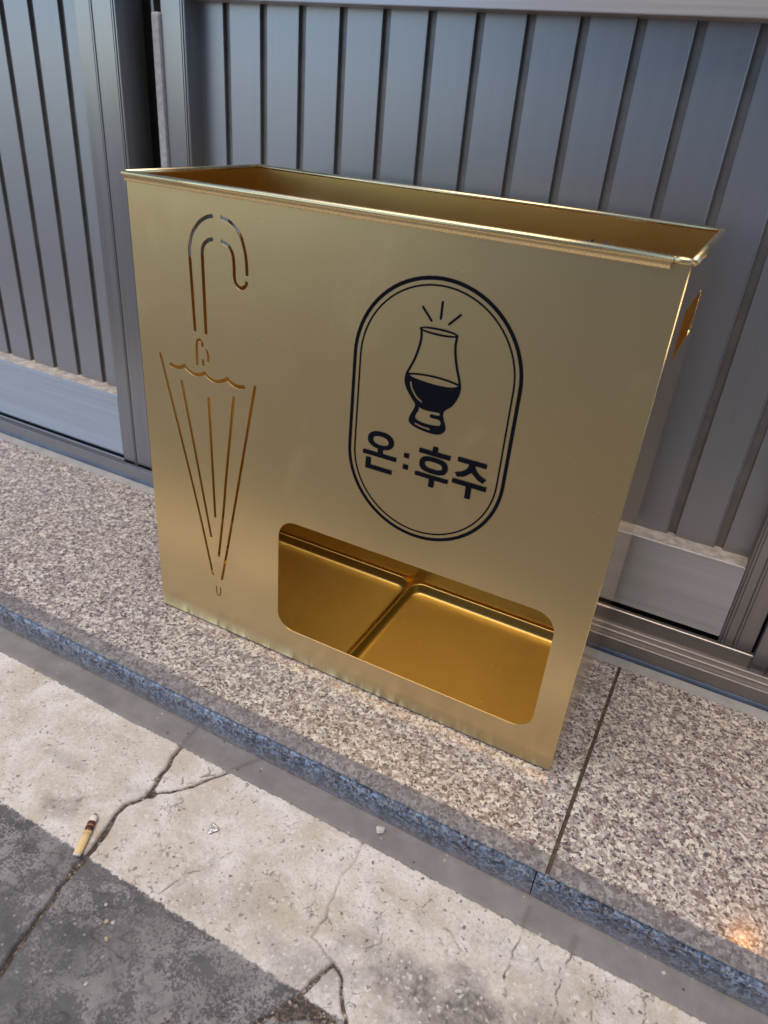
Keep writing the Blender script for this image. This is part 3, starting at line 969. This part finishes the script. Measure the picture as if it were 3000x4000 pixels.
# printed emblem, layered a few hundredths of a millimetre proud of the sheet
ink_layer = [0]
def ink(name, loops):
    ink_layer[0] += 1
    y = -0.00012 - 0.00004 * ink_layer[0]
    o = sheet(name, loops, 0.00003, M['ink'], sheet_front(y), front)
    return o
def stadium(cx, z0, z1, r, n=36):
    out = []
    for cz, a0 in ((z1, 0), (z0, 180)):
        for j in range(n + 1):
            a = math.radians(a0 + 180 * j / n)
            out.append((cx + r * math.cos(a), cz + r * math.sin(a)))
    return out
CXS, Z0S, Z1S = 329.6, 294.6, 380.6
ink('emblem_ring', [stadium(CXS, Z0S, Z1S, 77.5), stadium(CXS, Z0S, Z1S, 74.2)])
ink('emblem_ring', [stadium(CXS, Z0S, Z1S, 71.2), stadium(CXS, Z0S, Z1S, 69.6)])
for a, b in (((313.6, 431.7), (322.4, 422.2)), ((330.4, 438.6), (330.2, 425.3)), ((346.9, 431.3), (338.0, 422.2))):
    ink('emblem_ray', [stroke([a, b], 2.0, smooth=False)])
bowl = catmull([(304.0, 374.0), (303.6, 367.0), (306.2, 360.0), (311.5, 353.2), (315.4, 348.8), (315.4, 345.0), (312.2, 337.4), (311.2, 332.4), (313.8, 329.0), (320, 326.8), (330, 325.4), (339.4, 325.8), (345.0, 328.8),
                (346.6, 334.0), (344.2, 340.2), (342.8, 345.6), (344.2, 349.4), (350.0, 354.8), (354.2, 363.0), (355.6, 370.5), (355.0, 375.2)], 5) + \
    catmull([(353.4, 373.4), (347.5, 370.9), (338, 369.8), (327.3, 369.9), (318, 370.6), (310.5, 371.8), (306.6, 373.2)], 4)
base_hole = catmull([(319.6, 346.4), (319.6, 343.6), (317.2, 338.0), (318.0, 335.0), (324, 333.4), (332, 333.2), (339.6, 334.2), (341.6, 336.8), (340.2, 339.2), (336.5, 339.8), (332.4, 339.6), (330.6, 341.2), (332.2, 343.0),
                     (336.5, 343.0), (339.6, 344.0), (338.8, 345.8), (330.0, 345.2), (323.5, 345.4)], 4, True)
ink('emblem_glass', [bowl, base_hole, stroke([(309.5, 366.6), (311.2, 361.5), (316.0, 355.2), (321.2, 351.8)], 1.7), stroke([(318.0, 330.6), (324.2, 329.3), (331.4, 328.8)], 1.6)])
ink('emblem_glass', [stroke([(306.0, 373.4), (312.5, 374.9), (322, 376.0), (333, 376.3), (345, 375.6), (353.9, 374.0)], 1.7)])
ink('emblem_glass', [stroke([(314.4, 413.6), (314.9, 404), (311.6, 389.5), (308.0, 380.5), (304.9, 373.5)], 2.0)])
ink('emblem_glass', [stroke([(346.2, 413.2), (346.0, 404), (348.6, 391.5), (352.2, 381), (354.2, 374.4)], 2.0)])
ink('emblem_glass', [ellipse(330.0, 414.3, 17.4, 3.1), ellipse(330.0, 414.3, 14.9, 1.35)])
R4 = lambda x0, x1, z0, z1: [(x0, z0), (x1, z0), (x1, z1), (x0, z1)]
# first syllable, colon, second and third syllables
ink('letter', [ellipse(285.9, 305.2, 13.4, 8.6, p=2.25), ellipse(285.9, 304.9, 8.1, 4.4, p=2.2)])
ink('letter', [[(283.6, 298.2), (288.9, 298.2), (288.9, 292.6), (303.0, 292.6), (303.0, 288.4), (268.4, 288.4), (268.4, 292.6), (283.6, 292.6)]])
ink('letter', [[(271.9, 285.7), (271.9, 274.3), (299.5, 274.3), (299.5, 278.6), (277.1, 278.6), (277.1, 285.7)]])
ink('letter', [R4(310.4, 315.4, 295.7, 300.2)])
ink('letter', [R4(310.4, 315.4, 284.2, 288.9)])
ink('letter', [[(337.5, 309.4), (337.5, 314.2), (342.4, 314.2), (342.4, 309.4), (354.9, 309.4), (354.9, 305.0), (324.7, 305.0), (324.7, 309.4)]])
ink('letter', [ellipse(339.9, 295.7, 13.7, 7.9, p=2.7), ellipse(339.9, 295.7, 8.7, 3.6, p=2.7)])
ink('letter', [[(323.0, 285.9), (355.3, 285.9), (355.3, 282.0), (342.3, 282.0), (342.3, 274.2), (337.2, 274.2), (337.2, 282.0), (323.0, 282.0)]])
ink('letter', [[(361.9, 311.2), (388.6, 311.2), (388.6, 307.0), (377.9, 307.0)] + catmull([(377.9, 306.6), (380.0, 302.6), (384.4, 298.8), (390.2, 296.5)], 4) + catmull([(387.4, 292.4), (381.5, 295.2), (376.2, 299.6)], 4)
               + catmull([(374.6, 298.2), (369.6, 294.2), (363.3, 292.4)], 4) + catmull([(360.8, 296.0), (367.6, 298.8), (371.6, 303.0), (372.7, 306.6)], 4) + [(372.7, 307.0), (361.9, 307.0)]])
ink('letter', [[(359.2, 289.7), (391.4, 289.7), (391.4, 285.4), (377.8, 285.4), (377.8, 273.9), (372.8, 273.9), (372.8, 285.4), (359.2, 285.4)]])

# ------------------------------------------------------------------ drip trays
def tray(label, x0, x1, y0, y1):
    zb, zt, r = 0.0045, 0.0180, 0.016
    bm = bmesh.new()
    def loop(ins, z, rad):
        return [bm.verts.new((p[0], p[1], z)) for p in rrect(x0 + ins, x1 - ins, y0 + ins, y1 - ins, rad, 8)]
    prof_ = [(0.0012, zb - .0008, r), (0.0000, zt - .001, r + .001), (0.0002, zt - .0002, r + .001), (0.0008, zt, r), (0.0016, zt - .0003, r), (0.0022, zt - .0016, r - .001), (0.0030, zb + .0035, r - .0015), (0.0038, zb + .0015, r - .002), (0.0056, zb + .0003, r - .003), (0.0085, zb, r - .005)]
    L = [loop(*p) for p in prof_]
    n = len(L[0])
    for a, b in zip(L, L[1:]):
        for j in range(n):
            bm.faces.new((a[j], a[(j + 1) % n], b[(j + 1) % n], b[j]))
    bm.faces.new(L[-1])
    bm.faces.new(L[0][::-1])
    bmesh.ops.recalc_face_normals(bm, faces=bm.faces)
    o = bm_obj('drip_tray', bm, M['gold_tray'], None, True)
    me = o.data
    piv = Vector(((x0 + x1) / 2, (y0 + y1) / 2, zb))
    me.transform(Matrix.Translation(-piv))
    o.location = piv
    tag(o, label, 'tray', 'drip trays inside the umbrella stand')
    return o
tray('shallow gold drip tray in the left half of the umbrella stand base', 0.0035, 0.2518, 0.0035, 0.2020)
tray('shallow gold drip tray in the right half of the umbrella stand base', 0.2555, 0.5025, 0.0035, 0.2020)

# ================================================================== LITTER
A_, B_ = Vector((0.1555, -0.2858, GZ)), Vector((0.1385, -0.2475, GZ))
cig = empty('cigarette_butt', A_, 'cigarette butt with yellow filter and brown band lying in the paving joint', 'cigarette butt')
rC = 0.0037
kf = NT('filter_paper'); kf.set(Roughness=0.75)
kf.col(kf.mix(kf.val(kf.noise(kf.coord(), 900, 2), .4, .6), (0.80, 0.58, 0.25), (0.86, 0.66, 0.33)))
km = plain('brown_paper', (0.085, 0.025, 0.018), 0.55, bump=0)
kb = plain('tan_band', (0.42, 0.22, 0.10), 0.5, bump=0)
kw = plain('white_paper', (0.78, 0.72, 0.58), 0.8, bump=0.1)
ka = plain('burnt_tip', (0.05, 0.04, 0.035), 0.9, var=.6, scale=600)
kx = plain('filter_end', (0.72, 0.70, 0.66), 0.9)
up = Vector((0, 0, rC + 0.0008))
def cp(t, dz=0.0):
    p = A_.lerp(B_, t) + up
    p += Vector((0.92, 0.41, 0)) * (0.0004 * math.sin(t * 5.5)) + Vector((0, 0, dz))
    return p
def cseg(name, t0, t1, rad, mat):
    return tube(name, [cp(t0 + (t1 - t0) * i / 3) for i in range(4)], rad, mat, cig, 18)
cseg('filter_end', -0.012, 0.0, rC * .9, kx)
cseg('filter', 0.0005, 0.535, rC, kf.mat)
cseg('brown_band', 0.5355, 0.70, rC * 1.01, km)
cseg('tan_ring', 0.7005, 0.725, rC * 1.02, kb)
cseg('brown_band', 0.7255, 0.815, rC * 1.01, km)
for i in range(5):            # crown edge where brown meets yellow
    a = -1.2 + i * 0.6
    d = (B_ - A_).normalized()
    s = d.cross(Vector((0, 0, 1))).normalized()
    c0 = cp(0.53) + (s * math.sin(a) + Vector((0, 0, 1)) * math.cos(a)) * (rC * 0.93)
    tube('crown_point', [c0, c0 + d * 0.0012, c0 + d * 0.0028], [0.0011, 0.0009, 0.0003], kf.mat, cig, 8)
tube('paper_stub', [cp(.8155), cp(.90), cp(.955, .0002), cp(.985, .0004)], [rC * .98, rC * .97, rC * .92, rC * .7], kw, cig, 18)
tube('burnt_tip', [cp(.9855, .0005) + Vector((.0006, -.0002, 0)), cp(1.0, .0006), cp(1.02, 0)], [rC * .55, rC * .5, rC * .15], ka, cig, 10)

for ch in cig.children:
    for v in ch.data.vertices:
        v.co.z = GZ + (v.co.z - GZ) * 0.74

def pebble(x, y, z, r, sq, mat, label, seed):
    bm = bmesh.new()
    bmesh.ops.create_icosphere(bm, subdivisions=3, radius=1.0)
    rg = random.Random(seed)
    ph = [rg.uniform(0, 6.28) for _ in range(6)]
    for v in bm.verts:
        c = v.co
        k = 1 + 0.16 * math.sin(2.3 * c.x + ph[0]) + 0.13 * math.sin(3.1 * c.y + ph[1]) + 0.08 * math.sin(5 * c.z + 4 * c.x + ph[2])
        v.co = Vector((c.x * r * k, c.y * r * sq * k, c.z * r * 0.55 * k))
    o = bm_obj('pebble', bm, mat, None, True)
    o.location = (x, y, z + r * 0.38)
    o.rotation_euler = (0, 0, rg.uniform(0, 3))
    tag(o, label, 'pebble', 'pebbles and crumbs on the paving')
    return o
kp = plain('pale_stone', (0.55, 0.51, 0.46), 0.8, var=.2, scale=200)
ky = plain('yellow_stone', (0.52, 0.43, 0.29), 0.85, var=.2, scale=200)
pebble(.3795, -.1214, GZ + .001, .0048, .75, kp, 'pale oval pebble on the grey cement strip below the stand', 1)
pebble(.2222, -.3155, GZ, .0021, .8, ky, 'yellowish stone crumb on dark paving, the left one of a close pair', 2)
pebble(.2275, -.3131, GZ, .0021, .75, kp, 'greyish stone crumb on dark paving, the right one of a close pair', 3)
pebble(.2331, -.3257, GZ, .0023, .7, ky, 'tan stone crumb on dark paving just below the close pair', 4)
pebble(.2107, -.3049, GZ, .0016, .9, kp, 'small pale crumb on dark paving nearest the white paint', 5)
pebble(.2452, -.3586, GZ, .0017, .8, kp, 'small white crumb on dark paving farthest from the white paint', 6)
pebble(.6465, -.1180, GZ + .001, .0020, .8, kp, 'tiny pale pebble on the cement strip near the right end', 7)
# flattened foil scrap
fo = bmesh.new()
bmesh.ops.create_icosphere(fo, subdivisions=3, radius=1)
for v in fo.verts:
    a = math.atan2(v.co.y, v.co.x)
    k = 1 + .22 * math.sin(3 * a + .5)
    v.co = Vector((v.co.x * .0048 * k, v.co.y * .0055 * k, v.co.z * .0009 + .0004 * math.sin(9 * a) * abs(v.co.z)))
foil = bm_obj('foil_scrap', fo, plain('foil', (0.62, 0.62, 0.62), 0.35, 0.9, .25, 700, .8), None, False)
foil.location = (.2408, -.2009, GZ + .0012)
tag(foil, 'crumpled silver scrap pressed flat on the white paint', 'foil scrap')
